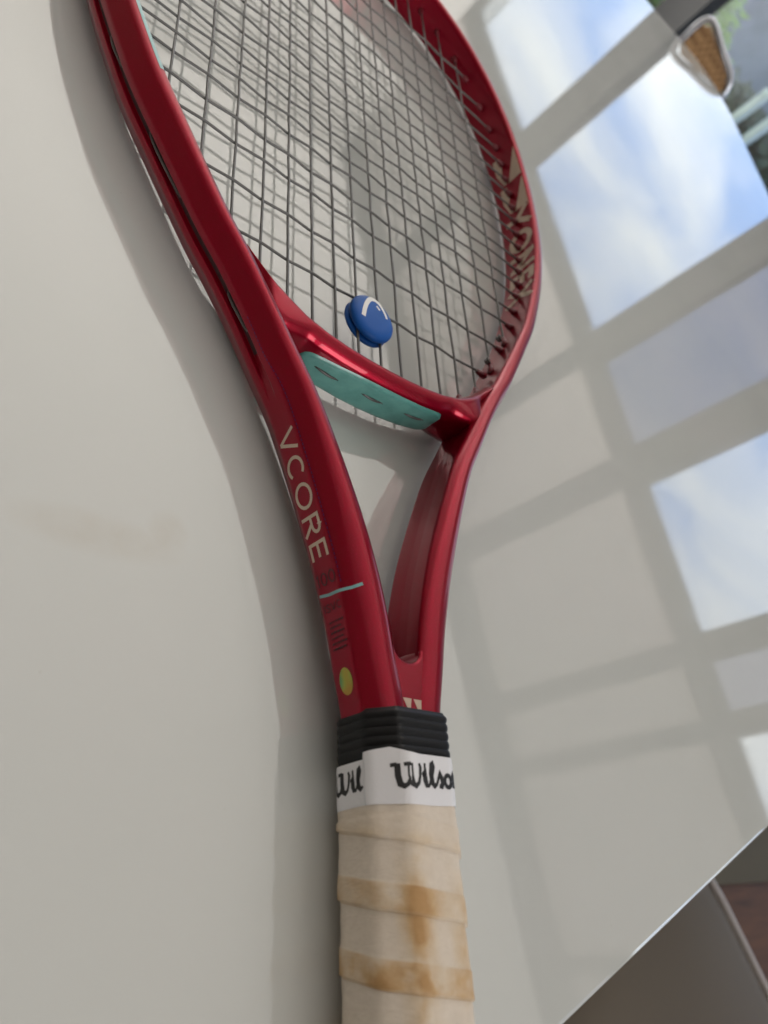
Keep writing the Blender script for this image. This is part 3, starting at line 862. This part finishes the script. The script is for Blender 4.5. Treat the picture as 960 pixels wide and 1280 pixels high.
# grommets
gm = None
for p, d in ends:
    if gm is None:
        v, f = tube([(0, 0, -.0015), (0, 0, .0012), (0, 0, .0016), (0, 0, .0036), (0, 0, .0042)], [.0019, .0018, .0015, .0013, .0010], 10)
        g = obj('grommet', v, f, m_dred, rk); gm = g.data
    else:
        g = bpy.data.objects.new('grommet', gm); C.objects.link(g); g.parent = rk
    g.rotation_mode = 'QUATERNION'; g.rotation_quaternion = d.to_track_quat('Z', 'Y'); g.location = p*MM
# tie-off knots at the lower right
for (x, y) in ((97.5, 402), (84.5, 380)):
    n_ = []
    for k in range(26):
        q = k/25*math.pi*4; n_.append(mmv(x-6+1.2*math.cos(q)+k*.03, y+3+1.2*math.sin(q), .9*math.sin(q*.5)+.3))
    v, f = tube(n_, .62*MM, 7); obj('tie_off_knot', v, f, m_string, rk)
# groove strip, its colour darkened for the groove's shade, and string loops running in the outer groove
V = []; F = []
s0, s1 = s_of_y(319, -1), s_of_y(319, 1); n_ = 360
for i in range(n_+1):
    s = s0+(s1-s0)*i/n_; p, tn, nr = at_s(s); w_ = width(p.y)/2; o = w_-groove(p.y)+.12
    for z in (-1.4, 1.4): V.append(mmv(p.x+nr.x*o, p.y+nr.y*o, z))
for i in range(n_): F.append((2*i, 2*i+1, 2*i+3, 2*i+2))
obj('grommet_strip', V, F, m_dstrip, rk)
for sd in (-1, 1):
    ys = [crosses[k] for k in range(19)]
    pairs = [(326, 341), (ys[0], ys[1]), (ys[2], ys[3]), (ys[4], ys[5]), (ys[6], ys[7]), (ys[8], ys[9]), (ys[10], ys[11]), (ys[12], ys[13]), (ys[14], ys[15]), (ys[16], ys[17])]
    for a_, b_ in pairs:
        sa, sb = s_of_y(a_, sd), s_of_y(b_, sd); pts = []
        for k in range(13):
            t = k/12; p, tn, nr = at_s(sa+(sb-sa)*t); w_ = width(p.y)/2
            o = w_-groove(p.y)-.6+1.55*math.sin(math.pi*t)**.5; pts.append(mmv(p.x+nr.x*o, p.y+nr.y*o, .25*math.sin(5*t)))
        v, f = tube(pts, .62*MM, 8); obj('string_loop', v, f, m_string, rk)

# ------------------------------------------------------------------ handle
def octa(W, H, cx, cz, rad, n_side=10):
    a, b = W/2, H/2
    c = [(-a, -b+cz), (-a, b-cz), (-a+cx, b), (a-cx, b), (a, b-cz), (a, -b+cz), (a-cx, -b), (-a+cx, -b)]   # clockwise from lower left
    out = []; corner = []
    m = len(c)
    for i in range(m):
        p = Vector(c[i]); q = Vector(c[(i+1) % m]); pr = Vector(c[i-1])
        da = (pr-p).normalized(); db = (q-p).normalized(); n_ = 5
        for k in range(n_):
            t = k/(n_-1); out.append((p+da*rad)*(1-t)**2+p*2*t*(1-t)+(p+db*rad)*t*t); corner.append(1)
        e0 = p+db*rad; e1 = q+(p-q).normalized()*rad
        for k in range(1, n_side): out.append(e0.lerp(e1, k/n_side)); corner.append(0)
    return out
def perim(sec):
    acc = [0]
    for i in range(1, len(sec)): acc.append(acc[-1]+(sec[i]-sec[i-1]).length)
    return acc, acc[-1]+(sec[0]-sec[-1]).length
def nrm2(sec, i):
    t = (sec[(i+1) % len(sec)]-sec[i-1]).normalized(); return Vector((-t.y, t.x))
GW, GH, GCX, GCZ = 33.3, 30.6, 8.0, 7.8
PITCH = 17.2
base = octa(GW, GH, GCX, GCZ, 2.6, 8)
acc, PER = perim(base); nb = len(base)
# arc position of the middle of the top face
imid = min(range(nb), key=lambda i: (base[i]-Vector((0, GH/2))).length); PM = acc[imid]
ridge = [Vector(c_) for c_ in [(-GW/2+GCX, GH/2), (GW/2-GCX, GH/2), (-GW/2, GH/2-GCZ), (GW/2, GH/2-GCZ)]]
def gphase(y, pa): return (y-163.2+PITCH*(pa-PM+9)/PER)/PITCH
V = []; F = []; att = []
RPP = 36      # rows per turn; rows follow the helix so every wrap edge is one clean line
rows_ = range(-10*RPP, 2*RPP)
nr_ = len(rows_)
def gy(r, pa): return 163.2+PITCH*r/RPP-PITCH*(pa-PM+9)/PER
for r in rows_:
    for i, q in enumerate(base):
        y = gy(r, acc[i]); ph_ = r/RPP; fr = ph_-math.floor(ph_)
        h = .62-.50*fr+.22*(1-sstep(.36, .42, fr))
        if fr < 1e-6: h = -.05
        wob = .10*math.sin(y*.35+q.x*.5)+.08*math.sin(y*.9-q.y*.3)+.06*math.sin(y*.21+q.x*.33+ph_)
        nn = nrm2(base, i)
        if y > 170: h = min(h, .25)
        y_ = max(9.9, min(177.5, y))
        if y_ < 14: h += (14-y_)*.18
        p = q+nn*(h+wob*.6-.38)
        V.append(mmv(p.x, y_, p.y))
        dr = min((q-r_).length for r_ in ridge[:2])
        turn = math.floor(ph_); stg = .9+.25*math.sin(turn*2.1)
        fade = 1-sstep(158, 168, y+PITCH*(acc[i]-PM+9)/PER)
        leftb = .45+.55*sstep(12, -6, q.x)
        att.append((fr, min(1, dr/6.5), max(.0, fade)*leftb*stg+.12))
for a in range(nr_-1):
    for k in range(nb-1): F.append((a*nb+k, (a+1)*nb+k, (a+1)*nb+k+1, a*nb+k+1))
    if a-RPP >= 0:
        F.append((a*nb+nb-1, (a+1)*nb+nb-1, (a+1-RPP)*nb, (a-RPP)*nb))
grip = obj('overgrip', V, F, m_grip, rk)
a_ = grip.data.attributes.new('wrap', 'FLOAT_VECTOR', 'POINT')
a_.data.foreach_set('vector', [c_ for t in att for c_ in t])
bm = bmesh.new(); bm.from_mesh(grip.data); bmesh.ops.recalc_face_normals(bm, faces=bm.faces); bm.to_mesh(grip.data); bm.free()
# butt cap
bc = octa(GW+3, GH+3, GCX, GCZ, 3, 4); V = []; F = []
for y, s_ in ((0, .80), (.8, .92), (2.5, .98), (6, 1.0), (10, .97), (13, .9)):
    for q in bc: V.append(mmv(q.x*s_, y, q.y*s_))
n_ = len(bc)
for i in range(5):
    for k in range(n_): F.append((i*n_+k, (i+1)*n_+k, (i+1)*n_+(k+1) % n_, i*n_+(k+1) % n_))
F.append(tuple(range(n_))); F.append(tuple(reversed(range(5*n_, 6*n_))))
obj('butt_cap', V, F, m_rub, rk)
# collar
cs = octa(33.0, 27.6, 6.6, 7.8, 1.3, 6); V = []; F = []; rows = 96
for i in range(rows+1):
    y = 183+(199.4-183)*i/rows
    rid = .75*abs(math.cos((y-184.6)/2.62*math.pi))**.6
    if y > 197.6: rid = .75*(1-sstep(197.6, 199.4, y)*1.6)
    if y < 185.6: rid = -.5
    for k, q in enumerate(cs):
        nn = nrm2(cs, k); p = q+nn*(rid-.35)*.85; V.append(mmv(p.x, y, p.y))
n_ = len(cs)
for i in range(rows):
    for k in range(n_): F.append((i*n_+k, (i+1)*n_+k, (i+1)*n_+(k+1) % n_, i*n_+(k+1) % n_))
F.append(tuple(range(n_))); F.append(tuple(reversed(range(rows*n_, (rows+1)*n_))))
col = obj('rubber_collar', V, F, m_rub, rk)
bm = bmesh.new(); bm.from_mesh(col.data); bmesh.ops.recalc_face_normals(bm, faces=bm.faces); bm.to_mesh(col.data); bm.free()
# finishing tape: under turn all round, upper turn starting on the left ridge
ts = octa(33.3, 30.4, 7.8, 7.8, 2.0, 14)
tacc, TPER = perim(ts); nt_ = len(ts)
itm = min(range(nt_), key=lambda i: (ts[i]-Vector((0, 15.6))).length); TM = tacc[itm]
def tape_pt(pa, y, off):
    pa = pa % TPER; i = 0
    while i < nt_-1 and tacc[i+1] <= pa: i += 1
    j = (i+1) % nt_; seg = (tacc[j] if j else TPER)-tacc[i]; t = (pa-tacc[i])/seg
    p = ts[i].lerp(ts[j], t); nn = (nrm2(ts, i)*(1-t)+nrm2(ts, j)*t).normalized()
    p = p+nn*off; return mmv(p.x, y, p.y)
def tape(name, pa0, pa1, top_fn, off):
    n_ = int((pa1-pa0)/.8); V = []; F = []
    rows_ = 9
    for i in range(n_+1):
        pa = pa0+(pa1-pa0)*i/n_
        yt = top_fn(pa-TM); yb = 172.6+.35*math.sin(pa*.13)
        for r_ in range(rows_+1):
            t = r_/rows_; V.append(tape_pt(pa, yb+(yt-yb)*t, off+(.0 if 0 < r_ < rows_ else -.12)))
        # close thickness at the ends
    m_ = rows_+1
    for i in range(n_):
        for r_ in range(rows_): F.append((i*m_+r_, (i+1)*m_+r_, (i+1)*m_+r_+1, i*m_+r_+1))
    # inner skin for thickness
    b0 = len(V)
    for i in (0, n_):
        pa = pa0+(pa1-pa0)*i/n_; yt = top_fn(pa-TM)
        for r_ in range(rows_+1):
            yb = 172.6; V.append(tape_pt(pa, yb+(yt-yb)*r_/rows_, off-.25))
    for e_, i in ((0, 0), (1, n_)):
        for r_ in range(rows_): F.append((i*m_+r_, i*m_+r_+1, b0+e_*m_+r_+1, b0+e_*m_+r_))
    return obj(name, V, F, m_tape, rk)
TL0 = -21.6      # upper turn starts here (mm left of the centre of the top face)
tape('finishing_tape', TM-62, TM+40, lambda d: 185.6+.02*d, .06)
tape('finishing_tape', TM+TL0, TM+TL0+62, lambda d: interp(d, [-21.6, -13.5, -8.5, -4, 60], [187.0, 187.8, 186.4, 185.9, 185.4]), .26)
# script lettering: bold slab script
def script_strokes():
    s_ = []
    # W
    s_.append([(-.10, .93, .16), (.14, .95, .16)])
    s_.append([(.16, .98, .26), (.17, .5, .27), (.24, .18, .26), (.38, .08, .20), (.52, .16, .17), (.60, .34, .15)])
    s_.append([(.40, .93, .16), (.66, .95, .16)])
    s_.append([(.64, .98, .26), (.64, .5, .27), (.70, .18, .26), (.84, .08, .20), (.98, .20, .16), (1.06, .45, .15), (1.10, .80, .17), (1.04, .97, .13)])
    # i
    s_.append([(1.20, .50, .13), (1.34, .60, .22), (1.36, .30, .25), (1.42, .12, .20), (1.54, .10, .14), (1.66, .24, .11)])
    s_.append([(1.31, .86, .24), (1.43, .86, .24)])
    # l
    s_.append([(1.62, .22, .11), (1.80, .55, .13), (1.90, .86, .14), (1.84, 1.02, .14), (1.74, .95, .16), (1.72, .55, .24), (1.76, .22, .24), (1.88, .09, .18), (2.0, .16, .13), (2.10, .30, .11)])
    # s
    s_.append([(2.06, .26, .11), (2.24, .60, .15), (2.32, .44, .21), (2.38, .24, .22), (2.30, .08, .18), (2.16, .10, .16)])
    # o
    s_.append([(2.36, .12, .10), (2.50, .30, .12)])
    s_.append([(x, y, .17) for x, y in arcp(2.70, .30, .19, .24, 0, 360, 18)])
    # n
    s_.append([(2.92, .42, .11), (3.06, .58, .18), (3.08, .04, .24)])
    s_.append([(3.10, .35, .14), (3.26, .56, .16), (3.36, .50, .20), (3.37, .18, .22), (3.46, .08, .15), (3.60, .18, .10)])
    s_ = [[(x*1.13 if k < 4 else x+.13, y, wd*(.92 if k < 4 else 1)) for x, y, wd in t] for k, t in enumerate(s_)]
    return s_
def wilson(name, d0, yb, h, off, clip=None, slope=0.0):
    ss = script_strokes(); out = []
    for t in ss: out.append([(x*h, y*h, wd*h*1.06) for x, y, wd in t])
    V, F = ribbon(out, 1, lambda x, y, li: Vector((x, y, li)), .35)
    if clip is not None:
        keep = [g for g in F if all(V[i].x <= clip-d0 for i in g)]; F = keep
    V2 = [tape_pt(TM+d0+q.x, yb+q.y+slope*q.x, off+.004*q.z) for q in V]
    return obj(name, V2, F, m_letter, rk)
wilson('tape_lettering', -12.9, 176.4, 6.8, .32, None, .03)
wilson('tape_lettering', -35.8, 176.4, 6.3, .10, TL0-.05, .03)

# ------------------------------------------------------------------ vibration dampener
dcen = ROOT @ mmv(0, 362.9, 0)
dp = empty('vibration_dampener', mw=Matrix.Translation(dcen) @ Matrix.Rotation(TILT, 4, 'X'))
tag(dp, 'round blue rubber dampener with a white arch mark clipped between the two centre strings', 'dampener')
def lathe(prof, n=48):
    V = []; F = []
    for r_, z in prof:
        for k in range(n):
            q = 2*math.pi*k/n; V.append(Vector((r_*math.cos(q), r_*math.sin(q), z))*MM)
    for i in range(len(prof)-1):
        for k in range(n): F.append((i*n+k, i*n+(k+1) % n, (i+1)*n+(k+1) % n, (i+1)*n+k))
    F.append(tuple(reversed(range(n)))); F.append(tuple(range((len(prof)-1)*n, len(prof)*n)))
    return V, F
RD = 11.2
domez = lambda r_: 5.0-.8*(r_/RD)**2
pr = [(4.9, -.5), (4.9, .45), (RD-1.4, .45), (RD-.5, .7), (RD, 1.5), (RD-.02, 2.6), (RD-.5, 3.5), (RD-1.6, 4.15)]+[(r_, domez(r_)) for r_ in (8.6, 7, 5, 3, 1)]
v, f = lathe(pr); obj('top_disc', v, f, m_blue, dp)
pr = [(1, -3.3), (8, -3.25), (RD-1.5, -3.0), (RD-.4, -2.4), (RD-.05, -1.7), (RD-.4, -.9), (RD-1.6, -.5), (4.6, -.48)]
v, f = lathe(pr); obj('bottom_disc', v, f, m_blue, dp)
# white arch with a small dash inside (y relative to the disc centre)
arch = [(-6.6, -3.6, 2.0), (-5.6, 1.2, 2.0), (-4.0, 5.4, 2.0), (-2.0, 8.2, 2.1), (.2, 8.9, 2.0), (2.4, 8.3, 1.8), (4.2, 6.4, 1.6), (5.6, 4.0, 1.4), (6.4, 1.8, 1.3)]
fnd = lambda x, y, li: Vector((x, y, domez(min(RD, math.hypot(x, y)))+.07+.01*li))*MM
ac = catmull([Vector(q) for q in arch], .5)
v, f = ribbon([[tuple(q) for q in ac]], 2, fnd, .6); obj('arch_mark', v, f, m_white_ink, dp)
v, f = ribbon([[(.9, 5.9, 1.2), (2.6, 4.3, 1.1)]], 1.2, fnd, .4); obj('dash_mark', v, f, m_white_ink, dp)
